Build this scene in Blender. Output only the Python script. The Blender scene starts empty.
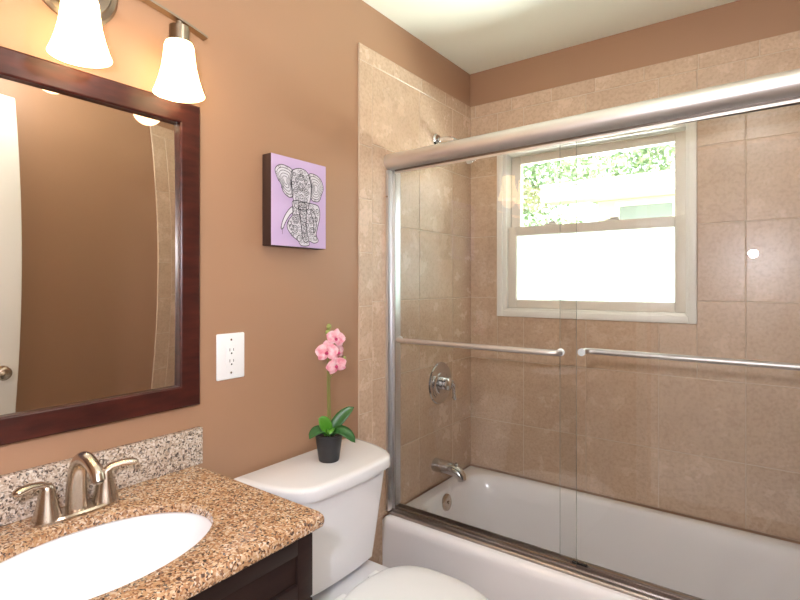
import bpy, bmesh, math, random
from mathutils import Vector, Matrix
random.seed(7)
PI = math.pi
SC = bpy.context.scene
COL = SC.collection

# ------------------------------------------------------------------ camera, world, lights, exposure
YAW = 36.4
cam_d = bpy.data.cameras.new('camera')
cam = bpy.data.objects.new('camera', cam_d)
COL.objects.link(cam)
cam.location = (1.28, 0.0, 1.346)
cam.rotation_euler = (PI / 2, 0, math.radians(YAW))
cam_d.sensor_fit = 'HORIZONTAL'
cam_d.sensor_width = 36
cam_d.lens = 508 / 800 * 36
cam_d.shift_y = -16 / 800
cam_d.clip_start = 0.02
SC.camera = cam

SC.view_settings.view_transform = 'Standard'
SC.view_settings.look = 'None'
SC.view_settings.gamma = 1
SC.view_settings.use_curve_mapping = False
SC.view_settings.exposure = 0.1

world = bpy.data.worlds.new('sky')
SC.world = world
world.use_nodes = True
wn = world.node_tree.nodes
wn.clear()
w_out = wn.new('ShaderNodeOutputWorld')
w_bg = wn.new('ShaderNodeBackground')
w_sky = wn.new('ShaderNodeTexSky')
w_sky.sky_type = 'HOSEK_WILKIE'
w_sky.turbidity = 4.0
w_sky.sun_direction = Vector((0.3, -0.55, 0.75)).normalized()
w_bg.inputs['Strength'].default_value = 8.0
w_mix = wn.new('ShaderNodeMix')
w_mix.data_type = 'RGBA'
w_mix.inputs[0].default_value = 0.55
w_mix.inputs[7].default_value = (0.75, 0.80, 0.82, 1)      # thin bright cloud over the blue
world.node_tree.links.new(w_sky.outputs[0], w_mix.inputs[6])
world.node_tree.links.new(w_mix.outputs[2], w_bg.inputs['Color'])
world.node_tree.links.new(w_bg.outputs[0], w_out.inputs['Surface'])


def lamp(name, kind, loc, energy, color=(1, 1, 1), **kw):
    d = bpy.data.lights.new(name, kind)
    d.energy = energy
    d.color = color
    for k, v in kw.items():
        setattr(d, k, v)
    o = bpy.data.objects.new(name, d)
    COL.objects.link(o)
    o.location = loc
    return o


sun = lamp('sun', 'SUN', (0, -3, 8), 34.0, (1, 0.96, 0.88), angle=0.01)
sun.rotation_euler = Vector((0.3, -0.55, 0.75)).to_track_quat('Z', 'Y').to_euler()
# daylight entering by the window
day = lamp('window_daylight', 'AREA', (0.75, 3.05, 1.25), 135, (0.90, 0.97, 0.98), shape='RECTANGLE', size=1.3, size_y=0.8)
day.rotation_euler = (math.radians(-128), 0, 0)
# unseen camera flash in the doorway, raised to fill the room from the front
flash = lamp('camera_flash', 'POINT', (1.183, -0.10, 1.518), 50, (0.90, 0.90, 1.0), shadow_soft_size=0.022)
ceil_fill = lamp('ceiling_fill', 'POINT', (1.18, 0.85, 2.29), 9.5, (0.93, 0.955, 0.92), shadow_soft_size=0.09)  # added unseen fill to brighten the ceiling, no fixture belongs to it

# ------------------------------------------------------------------ materials


def srgb(r, g, b):
    f = lambda c: (c / 255 / 12.92) if c <= 10 else (((c / 255) + 0.055) / 1.055) ** 2.4
    return (f(r), f(g), f(b), 1)


def mat(name, color, rough=0.5, metal=0.0, spec=0.5, coat=0.0):
    m = bpy.data.materials.new(name)
    m.use_nodes = True
    b = m.node_tree.nodes['Principled BSDF']
    b.inputs['Base Color'].default_value = color
    b.inputs['Roughness'].default_value = rough
    b.inputs['Metallic'].default_value = metal
    b.inputs['Specular IOR Level'].default_value = spec
    b.inputs['Coat Weight'].default_value = coat
    b.inputs['Coat Roughness'].default_value = 0.05
    return m


def nt(m):
    return m.node_tree.nodes, m.node_tree.links, m.node_tree.nodes['Principled BSDF']


def add_noise_bump(m, scale, strength, dist=0.001, detail=3):
    N, L, b = nt(m)
    tc = N.new('ShaderNodeTexCoord')
    n = N.new('ShaderNodeTexNoise')
    n.inputs['Scale'].default_value = scale
    n.inputs['Detail'].default_value = detail
    bp = N.new('ShaderNodeBump')
    bp.inputs['Strength'].default_value = strength
    bp.inputs['Distance'].default_value = dist
    L.new(tc.outputs['Object'], n.inputs['Vector'])
    L.new(n.outputs['Fac'], bp.inputs['Height'])
    L.new(bp.outputs[0], b.inputs['Normal'])
    return n


def ramp(N, stops):
    r = N.new('ShaderNodeValToRGB')
    e = r.color_ramp.elements
    while len(e) < len(stops):
        e.new(0.5)
    for i, (p, c) in enumerate(stops):
        e[i].position = p
        e[i].color = c
    return r


M = {}
M['paint'] = mat('tan_wall_paint', srgb(165, 127, 99), 0.45)
add_noise_bump(M['paint'], 220, 0.12, 0.0006)
M['ceiling'] = mat('white_ceiling_paint', srgb(242, 242, 226), 0.8)
M['floor'] = mat('floor_tile', srgb(150, 135, 118), 0.35)
M['white_paint'] = mat('white_trim_paint', srgb(240, 238, 232), 0.35)
M['vinyl'] = mat('window_vinyl', srgb(240, 236, 228), 0.35)
M['sash'] = mat('sash_vinyl', srgb(228, 218, 205), 0.35)  # greyer copy of the window vinyl, backlit shade put into the colour
M['porcelain'] = mat('porcelain', srgb(238, 237, 239), 0.08, coat=0.5)
M['tub'] = mat('tub_enamel', srgb(248, 244, 243), 0.12, coat=0.4)
M['plastic_white'] = mat('white_plastic', srgb(242, 242, 242), 0.3)
M['slot'] = mat('dark_slot', srgb(40, 36, 34), 0.6)
M['nickel'] = mat('brushed_nickel', srgb(205, 192, 178), 0.24, 1.0)
M['alu_pale'] = mat('satin_jamb', srgb(226, 226, 228), 0.38, 1.0)
M['nickel_dark'] = mat('shaded_nickel', srgb(150, 136, 122), 0.3, 1.0)  # nickel darkened in its colour for the dim room it reflects
M['chrome'] = mat('chrome', srgb(225, 225, 228), 0.07, 1.0)
M['chrome_dull'] = mat('satin_chrome', srgb(206, 206, 206), 0.18, 1.0)
M['alu'] = mat('brushed_aluminium', srgb(222, 216, 212), 0.45, 1.0)
M['alu_dark'] = mat('track_channel', srgb(120, 112, 106), 0.35, 1.0)
M['track'] = mat('bottom_track_metal', srgb(182, 172, 166), 0.34, 1.0)
M['rubber'] = mat('black_rubber', srgb(30, 28, 27), 0.6)
M['hose'] = mat('braided_hose', srgb(120, 118, 115), 0.35, 0.8)
M['pot'] = mat('black_pot', srgb(38, 37, 39), 0.45)
M['soil'] = mat('soil_moss', srgb(62, 52, 38), 0.9)
M['stem'] = mat('orchid_stem', srgb(122, 118, 62), 0.5)
M['leaf_dark'] = mat('orchid_leaf', srgb(42, 92, 40), 0.35)
M['leaf_light'] = mat('orchid_young_leaf', srgb(78, 140, 40), 0.35)
M['bud'] = mat('orchid_bud', srgb(150, 160, 90), 0.5)
M['lip'] = mat('orchid_lip', srgb(200, 62, 110), 0.5)
M['canvas'] = mat('lavender_canvas', srgb(196, 172, 210), 0.7)
M['canvas_side'] = mat('canvas_dark_edge', srgb(58, 38, 33), 0.6)
M['ele_white'] = mat('elephant_white', srgb(216, 213, 220), 0.7)
M['ink'] = mat('ink_line', srgb(58, 54, 64), 0.7)
M['brass'] = mat('satin_knob', srgb(190, 180, 165), 0.25, 1.0)
M['bark'] = mat('bark', srgb(92, 78, 62), 0.9)
M['house_wall'] = mat('house_siding', srgb(238, 228, 205), 0.7)
M['house_white'] = mat('house_white_trim', srgb(248, 248, 246), 0.6)
M['house_roof'] = mat('house_roof', srgb(205, 200, 195), 0.8)
M['house_glass'] = mat('house_window_pane', srgb(150, 152, 152), 0.4)
M['lawn'] = mat('lawn', srgb(96, 120, 60), 0.9)

# petal: pink with paler rim
m = M['petal'] = mat('orchid_petal', srgb(232, 150, 160), 0.5)
N, L, b = nt(m)
tc = N.new('ShaderNodeTexCoord'); n = N.new('ShaderNodeTexNoise'); n.inputs['Scale'].default_value = 60
r = ramp(N, [(0.35, srgb(230, 140, 158)), (0.65, srgb(246, 206, 212))])
L.new(tc.outputs['Object'], n.inputs['Vector']); L.new(n.outputs['Fac'], r.inputs[0]); L.new(r.outputs[0], b.inputs['Base Color'])

# foliage with island variation
m = M['foliage'] = mat('tree_leaves', srgb(90, 130, 60), 0.5)
N, L, b = nt(m)
g = N.new('ShaderNodeNewGeometry')
r = ramp(N, [(0, srgb(112, 138, 104)), (0.6, srgb(150, 172, 134)), (1, srgb(190, 204, 172))])
L.new(g.outputs['Random Per Island'], r.inputs[0]); L.new(r.outputs[0], b.inputs['Base Color'])


def tile_material(name, base, var, mott):
    m = mat(name, base, 0.28)
    N, L, b = nt(m)
    tc = N.new('ShaderNodeTexCoord')
    g = N.new('ShaderNodeNewGeometry')
    off = N.new('ShaderNodeVectorMath'); off.operation = 'SCALE'
    comb = N.new('ShaderNodeCombineXYZ')
    L.new(g.outputs['Random Per Island'], comb.inputs[0]); L.new(g.outputs['Random Per Island'], comb.inputs[1])
    L.new(comb.outputs[0], off.inputs[0]); off.inputs['Scale'].default_value = 7.0
    addv = N.new('ShaderNodeVectorMath')
    L.new(tc.outputs['Object'], addv.inputs[0]); L.new(off.outputs[0], addv.inputs[1])
    n1 = N.new('ShaderNodeTexNoise'); n1.inputs['Scale'].default_value = 9; n1.inputs['Detail'].default_value = 6; n1.inputs['Roughness'].default_value = 0.62
    n2 = N.new('ShaderNodeTexNoise'); n2.inputs['Scale'].default_value = 85; n2.inputs['Detail'].default_value = 5
    L.new(addv.outputs[0], n1.inputs['Vector']); L.new(addv.outputs[0], n2.inputs['Vector'])
    r1 = ramp(N, [(0.32, mott), (0.68, base)])
    L.new(n1.outputs['Fac'], r1.inputs[0])
    r2 = ramp(N, [(0.0, var), (1.0, (1, 1, 1, 1))])
    L.new(g.outputs['Random Per Island'], r2.inputs[0])
    mx = N.new('ShaderNodeMix'); mx.data_type = 'RGBA'; mx.blend_type = 'MULTIPLY'; mx.inputs[0].default_value = 1
    L.new(r1.outputs[0], mx.inputs[6]); L.new(r2.outputs[0], mx.inputs[7])
    r3 = ramp(N, [(0.34, (0.74, 0.71, 0.68, 1)), (0.56, (1.0, 1.0, 1.0, 1))])
    L.new(n2.outputs['Fac'], r3.inputs[0])
    mx2 = N.new('ShaderNodeMix'); mx2.data_type = 'RGBA'; mx2.blend_type = 'MULTIPLY'; mx2.inputs[0].default_value = 0.5
    L.new(mx.outputs[2], mx2.inputs[6]); L.new(r3.outputs[0], mx2.inputs[7])
    L.new(mx2.outputs[2], b.inputs['Base Color'])
    rr = N.new('ShaderNodeMapRange'); rr.inputs['To Min'].default_value = 0.25; rr.inputs['To Max'].default_value = 0.29
    L.new(n1.outputs['Fac'], rr.inputs['Value']); L.new(rr.outputs[0], b.inputs['Roughness'])
    n4 = N.new('ShaderNodeTexNoise'); n4.inputs['Scale'].default_value = 28; n4.inputs['Detail'].default_value = 5
    L.new(addv.outputs[0], n4.inputs['Vector'])
    bp = N.new('ShaderNodeBump'); bp.inputs['Strength'].default_value = 0.16; bp.inputs['Distance'].default_value = 0.003
    L.new(n4.outputs['Fac'], bp.inputs['Height']); L.new(bp.outputs[0], b.inputs['Normal'])
    return m


M['tile'] = tile_material('beige_ceramic_tile', srgb(212, 184, 159), (0.93, 0.92, 0.91, 1), srgb(203, 174, 148))
M['grout'] = mat('grout', srgb(206, 185, 162), 0.9)


def granite(name, stops, dark):
    m = mat(name, (0.5, 0.4, 0.3, 1), 0.16, coat=0.3)
    N, L, b = nt(m)
    tc = N.new('ShaderNodeTexCoord')
    v = N.new('ShaderNodeTexVoronoi'); v.inputs['Scale'].default_value = 260
    nz = N.new('ShaderNodeTexNoise'); nz.inputs['Scale'].default_value = 90; nz.inputs['Detail'].default_value = 3
    nd = N.new('ShaderNodeVectorMath'); nd.operation = 'MULTIPLY_ADD'
    nd.inputs[1].default_value = (0.012, 0.012, 0.012)
    L.new(tc.outputs['Object'], nz.inputs['Vector']); L.new(nz.outputs['Color'], nd.inputs[0]); L.new(tc.outputs['Object'], nd.inputs[2])
    L.new(nd.outputs[0], v.inputs['Vector'])
    sep = N.new('ShaderNodeSeparateColor'); L.new(v.outputs['Color'], sep.inputs[0])
    r = ramp(N, stops)
    r.color_ramp.interpolation = 'CONSTANT'
    L.new(sep.outputs[0], r.inputs[0])
    n2 = N.new('ShaderNodeTexNoise'); n2.inputs['Scale'].default_value = 26; n2.inputs['Detail'].default_value = 4
    L.new(tc.outputs['Object'], n2.inputs['Vector'])
    r2 = ramp(N, [(0.35, dark), (0.6, (1, 1, 1, 1))])
    L.new(n2.outputs['Fac'], r2.inputs[0])
    mx = N.new('ShaderNodeMix'); mx.data_type = 'RGBA'; mx.blend_type = 'MULTIPLY'; mx.inputs[0].default_value = 0.8
    L.new(r.outputs[0], mx.inputs[6]); L.new(r2.outputs[0], mx.inputs[7]); L.new(mx.outputs[2], b.inputs['Base Color'])
    return m


M['granite'] = granite('speckled_granite', [(0, srgb(78, 60, 52)), (0.09, srgb(134, 100, 76)), (0.24, srgb(170, 128, 94)),
                                          (0.45, srgb(190, 154, 118)), (0.68, srgb(204, 176, 146)), (0.86, srgb(216, 198, 176)), (0.95, srgb(104, 92, 84))], (0.84, 0.74, 0.64, 1))
M['granite_pale'] = granite('pale_granite', [(0, srgb(92, 82, 76)), (0.10, srgb(140, 125, 112)), (0.24, srgb(182, 164, 148)),
                                           (0.5, srgb(202, 188, 172)), (0.75, srgb(216, 206, 194)), (0.93, srgb(146, 138, 132))], (0.9, 0.86, 0.82, 1))


def wood(name, c1, c2, rough):
    m = mat(name, c1, rough, spec=0.3)
    N, L, b = nt(m)
    tc = N.new('ShaderNodeTexCoord'); mp = N.new('ShaderNodeMapping'); mp.inputs['Scale'].default_value = (12, 3, 12)
    n = N.new('ShaderNodeTexNoise'); n.inputs['Scale'].default_value = 5; n.inputs['Detail'].default_value = 5
    r = ramp(N, [(0.35, c1), (0.7, c2)])
    L.new(tc.outputs['Object'], mp.inputs[0]); L.new(mp.outputs[0], n.inputs['Vector']); L.new(n.outputs['Fac'], r.inputs[0]); L.new(r.outputs[0], b.inputs['Base Color'])
    return m


M['espresso'] = wood('espresso_wood', srgb(32, 20, 18), srgb(42, 27, 23), 0.5)
M['cherry'] = wood('dark_cherry_wood', srgb(52, 24, 20), srgb(74, 34, 27), 0.3)

# mirror
M['mirror'] = mat('mirror_silver', srgb(226, 220, 212), 0.015, 1.0)


def thin_glass(name, tint, ior=1.45, rough=0.0):
    m = bpy.data.materials.new(name)
    m.use_nodes = True
    N, L = m.node_tree.nodes, m.node_tree.links
    N.clear()
    o = N.new('ShaderNodeOutputMaterial'); mx = N.new('ShaderNodeMixShader')
    t = N.new('ShaderNodeBsdfTransparent'); t.inputs[0].default_value = tint
    gl = N.new('ShaderNodeBsdfGlossy'); gl.inputs['Roughness'].default_value = rough
    fr = N.new('ShaderNodeFresnel'); fr.inputs['IOR'].default_value = ior
    L.new(fr.outputs[0], mx.inputs[0]); L.new(t.outputs[0], mx.inputs[1]); L.new(gl.outputs[0], mx.inputs[2]); L.new(mx.outputs[0], o.inputs[0])
    return m


M['glass'] = thin_glass('clear_shower_glass', (0.985, 0.985, 0.98, 1), 1.45)
M['window_glass'] = thin_glass('window_glass', (0.98, 1, 0.99, 1), 1.3)
M['glass_edge'] = mat('glass_edge', srgb(150, 150, 140), 0.2)
# frosted pane
m = bpy.data.materials.new('frosted_glass'); m.use_nodes = True
N, L = m.node_tree.nodes, m.node_tree.links; N.clear()
o = N.new('ShaderNodeOutputMaterial'); mx = N.new('ShaderNodeMixShader'); mx.inputs[0].default_value = 0.12
tr = N.new('ShaderNodeBsdfTranslucent'); tr.inputs[0].default_value = (0.42, 0.45, 0.43, 1)
df = N.new('ShaderNodeBsdfDiffuse'); df.inputs[0].default_value = (0.8, 0.85, 0.82, 1)
L.new(tr.outputs[0], mx.inputs[1]); L.new(df.outputs[0], mx.inputs[2]); L.new(mx.outputs[0], o.inputs[0])
M['frosted'] = m


def emit(name, color, strength):
    m = bpy.data.materials.new(name); m.use_nodes = True
    N, L = m.node_tree.nodes, m.node_tree.links; N.clear()
    o = N.new('ShaderNodeOutputMaterial'); e = N.new('ShaderNodeEmission')
    e.inputs[0].default_value = color; e.inputs[1].default_value = strength
    L.new(e.outputs[0], o.inputs[0])
    return m


M['shade'] = emit('lit_frosted_shade', (1, 0.74, 0.38, 1), 7.0)
M['bulb'] = emit('lit_bulb', (1, 0.85, 0.6, 1), 25.0)

# ------------------------------------------------------------------ mesh helpers


class MB:
    def __init__(s):
        s.v = []; s.f = []; s.mi = []

    def add(s, verts, faces, mi=0):
        k = len(s.v)
        s.v += [tuple(v) for v in verts]
        s.f += [tuple(i + k for i in f) for f in faces]
        s.mi += [mi] * len(faces)
        return s

    def box(s, a, b, bev=0.0, seg=2, mi=0):
        x0, y0, z0 = (min(a[i], b[i]) for i in range(3)); x1, y1, z1 = (max(a[i], b[i]) for i in range(3))
        bm = bmesh.new()
        bmesh.ops.create_cube(bm, size=1)
        for v in bm.verts:
            v.co = Vector((x0 if v.co.x < 0 else x1, y0 if v.co.y < 0 else y1, z0 if v.co.z < 0 else z1))
        if bev > 0:
            bmesh.ops.bevel(bm, geom=bm.edges[:], offset=bev, segments=seg, affect='EDGES', profile=0.5)
        bm.verts.index_update()
        s.add([v.co for v in bm.verts], [[v.index for v in f.verts] for f in bm.faces], mi)
        bm.free()
        return s

    def loft(s, rings, cap0=True, cap1=True, closed=True, mi=0):
        n = len(rings[0]); V = [p for r in rings for p in r]; Fc = []
        for i in range(len(rings) - 1):
            for j in range(n if closed else n - 1):
                k = (j + 1) % n
                Fc.append((i * n + j, i * n + k, (i + 1) * n + k, (i + 1) * n + j))
        if cap0: Fc.append(tuple(reversed(range(n))))
        if cap1: Fc.append(tuple((len(rings) - 1) * n + j for j in range(n)))
        return s.add(V, Fc, mi)

    def lathe(s, prof, origin=(0, 0, 0), axis='Z', n=32, cap0=False, cap1=False, mi=0):
        rings = []
        for r, h in prof:
            ring = []
            for j in range(n):
                a = 2 * PI * j / n
                c, d = r * math.cos(a), r * math.sin(a)
                p = (c, d, h) if axis == 'Z' else ((h, c, d) if axis == 'X' else (d, h, c))
                ring.append((p[0] + origin[0], p[1] + origin[1], p[2] + origin[2]))
            rings.append(ring)
        return s.loft(rings, cap0, cap1, mi=mi)

    def tube(s, pts, rad, n=12, cap=True, flat=1.0, up=None, mi=0):
        P = [Vector(p) for p in pts]
        R = rad if isinstance(rad, (list, tuple)) else [rad] * len(P)
        rings = []
        prev = None
        for i, p in enumerate(P):
            t = (P[min(i + 1, len(P) - 1)] - P[max(i - 1, 0)]).normalized()
            if prev is None:
                u = Vector(up) if up else (Vector((0, 0, 1)) if abs(t.z) < 0.9 else Vector((1, 0, 0)))
            else:
                u = prev
            u = (u - t * u.dot(t)).normalized()
            prev = u
            w = t.cross(u)
            rings.append([p + u * (R[i] * flat * math.cos(2 * PI * j / n)) + w * (R[i] * math.sin(2 * PI * j / n)) for j in range(n)])
        return s.loft(rings, cap, cap, mi=mi)

    def xform(s, mtx):
        s.v = [tuple(mtx @ Vector(v)) for v in s.v]
        return s

    def obj(s, name, mats, parent=None, smooth=35, recalc=True):
        me = bpy.data.meshes.new(name)
        me.from_pydata(s.v, [], s.f)
        for mm in (mats if isinstance(mats, (list, tuple)) else [mats]):
            me.materials.append(mm)
        me.polygons.foreach_set('material_index', s.mi)
        if recalc:
            bm = bmesh.new(); bm.from_mesh(me)
            bmesh.ops.recalc_face_normals(bm, faces=bm.faces[:])
            bm.to_mesh(me); bm.free()
        if smooth:
            me.polygons.foreach_set('use_smooth', [True] * len(me.polygons))
            me.set_sharp_from_angle(angle=math.radians(smooth))
        me.update()
        o = bpy.data.objects.new(name, me)
        COL.objects.link(o)
        if parent: place_child(o, parent)
        return o


def place_child(o, parent):
    # geometry is modelled in world coordinates: shift the mesh into its parent's frame
    bpy.context.view_layer.update()
    loc = parent.location.copy()
    p = parent.parent
    while p:
        loc += p.location; p = p.parent
    if loc.length > 0 and o.data is not None:
        o.data.transform(Matrix.Translation(-loc))
    o.parent = parent


def thing(name, label, cat, loc=(0, 0, 0), group=None):
    o = bpy.data.objects.new(name, None)
    COL.objects.link(o)
    o.location = loc
    o.empty_display_size = 0.05
    tag(o, label, cat, group)
    return o


def tag(o, label, cat, group=None):
    o['label'] = label; o['category'] = cat
    if group: o['group'] = group
    return o


def struct(o, label=None):
    o['kind'] = 'structure'
    if label: o['label'] = label
    return o


def struct_empty(name, loc=(0, 0, 0)):
    o = bpy.data.objects.new(name, None); COL.objects.link(o); o.location = loc
    o['kind'] = 'structure'
    return o


def bez(p0, p1, p2, p3, n):
    out = []
    for i in range(n + 1):
        t = i / n; a = 1 - t
        out.append(tuple(a**3 * p0[k] + 3 * a * a * t * p1[k] + 3 * a * t * t * p2[k] + t**3 * p3[k] for k in range(len(p0))))
    return out


# ------------------------------------------------------------------ room shell
W, YB, H = 1.52, 2.352, 2.44
YF = -0.07
WX0, WX1, WZ0, WZ1 = 0.185, 1.012, 1.205, 2.01      # window opening
T = 0.12

struct(MB().box((-T, YF - T, -0.1), (0, YB + T, H + 0.1)).obj('wall_left', M['paint'], smooth=0))
struct(MB().box((W, YF - T, -0.1), (W + T, YB + T, H + 0.1)).obj('wall_right', M['paint'], smooth=0))
bw = MB()
bw.box((0, YB, 0), (WX0, YB + T, H)); bw.box((WX1, YB, 0), (W, YB + T, H))
bw.box((WX0, YB, 0), (WX1, YB + T, WZ0)); bw.box((WX0, YB, WZ1), (WX1, YB + T, H))
struct(bw.obj('wall_back', M['paint'], smooth=0))
fw = MB()
DX0, DX1, DZ = 0.64, 1.46, 2.16
fw.box((0, YF - T, 0), (DX0, YF, H)); fw.box((DX1, YF - T, 0), (W, YF, H)); fw.box((DX0, YF - T, DZ), (DX1, YF, H))
struct(fw.obj('wall_front', M['paint'], smooth=0))
struct(MB().box((0, YF - T, -0.1), (W, YB + T, 0)).obj('floor', M['floor'], smooth=0))
struct(MB().box((0, YF - T, H), (W, YB + T, H + 0.1)).obj('ceiling', M['ceiling'], smooth=0))
# hall behind the doorway
hb = MB()
hb.box((-0.6, -1.5, -0.1), (2.4, -1.4, H + 0.1)); hb.box((-0.7, -1.5, -0.1), (-0.6, YF - T, H + 0.1)); hb.box((2.4, -1.5, -0.1), (2.5, YF - T, H + 0.1))
hb.box((-0.6, -1.4, -0.1), (2.4, YF - T, 0)); hb.box((-0.6, -1.4, H), (2.4, YF - T, H + 0.1))
hb.box((-0.6, YF - T - 0.02, 0), (0, YF - T, H)); hb.box((W, YF - T - 0.02, 0), (2.4, YF - T, H))
struct(hb.obj('wall_hall', M['white_paint'], smooth=0))
# door casing
dc = MB()
for x in (DX0 - 0.06, DX1):
    dc.box((x, YF, 0), (x + 0.06, YF + 0.018, DZ), 0.004)
dc.box((DX0 - 0.06, YF, DZ), (DX1 + 0.06, YF + 0.018, DZ + 0.06), 0.004)
struct(dc.obj('trim_1', M['white_paint']))
# baseboards
struct(MB().box((0, 0.80, 0), (0.014, 1.47, 0.09), 0.004).obj('baseboard_left', M['white_paint']))
struct(MB().box((W - 0.014, -0.05, 0), (W, 1.47, 0.09), 0.004).obj('baseboard_right', M['white_paint']))

# ------------------------------------------------------------------ tile surround
TE = 1.464          # outer edge of the tile along the side walls
TB = 1.542          # field starts
ZT, ZF = 2.267, 2.204
TT = 0.008
PIT, ROW = 0.304, 0.309


def rect_minus(r, hole):
    x0, z0, x1, z1 = r; a, c, b_, d = hole
    if x1 <= a or x0 >= b_ or z1 <= c or z0 >= d: return [r]
    out = []
    if x0 < a: out.append((x0, z0, a, z1))
    if x1 > b_: out.append((b_, z0, x1, z1))
    xa, xb = max(x0, a), min(x1, b_)
    if z0 < c: out.append((xa, z0, xb, c))
    if z1 > d: out.append((xa, d, xb, z1))
    return out


def tiles(rects, place, thick=TT, gap=0.0019):
    m_ = MB()
    for (u0, v0, u1, v1) in rects:
        if u1 - u0 < 0.004 or v1 - v0 < 0.004: continue
        g0 = gap
        a = place(u0 + g0, v0 + g0, 0.0); b_ = place(u1 - g0, v1 - g0, thick)
        m_.box(a, b_, 0.0012, 1)
    return m_


def rows_down(z_from, z_to):
    out = []; z = z_from
    while z > z_to + 1e-4:
        out.append((max(z - ROW, z_to), z)); z -= ROW
    return out


def side_rects():
    f = []; bd = []
    cols = [(TB, TB + 0.328), (TB + 0.328, TB + 0.328 + 0.29), (TB + 0.328 + 0.29, YB)]
    for (z0, z1) in rows_down(ZF, 0.411):
        for (a, b_) in cols:
            f.append((a, z0, b_, z1))
    # narrow part below the rim in front of the tub
    f.append((TB, 0.09, 1.607, 0.411))
    z = ZF
    zs = [ZF, 1.88]
    while zs[-1] > 0.12: zs.append(zs[-1] - 0.2065)
    zs[-1] = 0.0
    for i in range(len(zs) - 1): bd.append((TE, zs[i + 1], TB, zs[i]))
    ys = [TE, 1.687, 1.891, 2.093, 2.295, YB]
    for i in range(len(ys) - 1): bd.append((ys[i], ZF, ys[i + 1], ZT))
    return f, bd


sf, sb = side_rects()
for nm, pl, parentname in (('left', lambda u, v, t: (t + 0.0005, u, v), 'wall_left'), ('right', lambda u, v, t: (W - 0.0005 - t, u, v), 'wall_right')):
    tp = struct_empty('trim_2' if nm == 'left' else 'trim_3')
    tiles(sf, pl).obj('field_tile', M['tile'], tp)
    tiles(sb, pl).obj('border_tile', M['tile'], tp)
    g_ = MB()
    a = pl(TE + 0.001, 0.0, 0.0); b_ = pl(1.607, ZT - 0.001, TT - 0.0015); g_.box(a, b_)
    a = pl(1.607, 0.411, 0.0); b_ = pl(YB, ZT - 0.001, TT - 0.0015); g_.box(a, b_)
    g_.obj('grout', M['grout'], tp, smooth=0)
hole = (0.160, 1.186, 1.03, 2.035)
bf = []
xs = [0.008, 0.298, 0.5945, 0.891, 1.1915, 1.4915, W - 0.008]
for (z0, z1) in rows_down(ZF, 0.411):
    for i in range(len(xs) - 1):
        bf += rect_minus((xs[i], z0, xs[i + 1], z1), hole)
bb = []
x = 0.035
xe = [0.008, 0.035]
while xe[-1] < W - 0.21: xe.append(xe[-1] + 0.2)
xe.append(W - 0.008)
for i in range(len(xe) - 1): bb.append((xe[i], ZF, xe[i + 1], ZT))
tp = struct_empty('trim_4')
plb = lambda u, v, t: (u, YB - 0.0005 - t, v)
tiles(bf, plb).obj('field_tile', M['tile'], tp)
tiles(bb, plb).obj('border_tile', M['tile'], tp)
g_ = MB()
for r_ in rect_minus((0.001, 0.411, W - 0.001, ZT - 0.001), hole):
    g_.box(plb(r_[0], r_[1], 0.0), plb(r_[2], r_[3], TT - 0.0015))
g_.obj('grout', M['grout'], tp, smooth=0)

# ------------------------------------------------------------------ window
win = struct_empty('window_1')
win['label'] = 'white double-hung window with frosted lower pane in the tiled back wall'


def frame_mb(x0, x1, z0, z1, w, y0, y1, bev=0.003, wb=None, wt=None):
    wb = w if wb is None else wb; wt = w if wt is None else wt
    m_ = MB()
    m_.box((x0, y0, z0), (x0 + w, y1, z1), bev); m_.box((x1 - w, y0, z0), (x1, y1, z1), bev)
    m_.box((x0 + w, y0, z0), (x1 - w, y1, z0 + wb), bev); m_.box((x0 + w, y0, z1 - wt), (x1 - w, y1, z1), bev)
    return m_


frame_mb(0.160, 1.030, 1.186, 2.035, 0.030, YB - 0.018, YB + 0.0).obj('window_casing', M['vinyl'], win)
frame_mb(WX0, WX1, WZ0, WZ1, 0.022, YB - 0.006, YB + 0.11).obj('window_frame', M['vinyl'], win)
us = frame_mb(0.208, 0.990, 1.60, 1.985, 0.048, YB + 0.052, YB + 0.086, wb=0.032, wt=0.040).obj('upper_sash', M['sash'], win)
MB().box((0.255, YB + 0.067, 1.63), (0.943, YB + 0.071, 1.946)).obj('pane', M['window_glass'], us, smooth=0)
ls = frame_mb(0.208, 0.990, 1.228, 1.628, 0.042, YB + 0.014, YB + 0.048, wb=0.040, wt=0.044).obj('lower_sash', M['sash'], win)
MB().box((0.249, YB + 0.029, 1.267), (0.949, YB + 0.033, 1.585)).obj('pane', M['frosted'], ls, smooth=0)
for xk in (0.42, 0.70):
    MB().box((xk - 0.03, YB + 0.018, 1.628), (xk + 0.03, YB + 0.046, 1.636), 0.003).lathe([(0.0, 0), (0.011, 0), (0.011, 0.009), (0.0, 0.009)], (xk, YB + 0.032, 1.636), n=16).box((xk - 0.004, YB + 0.004, 1.637), (xk + 0.028, YB + 0.03, 1.643), 0.002).obj('sash_lock', M['vinyl'], win)

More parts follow.
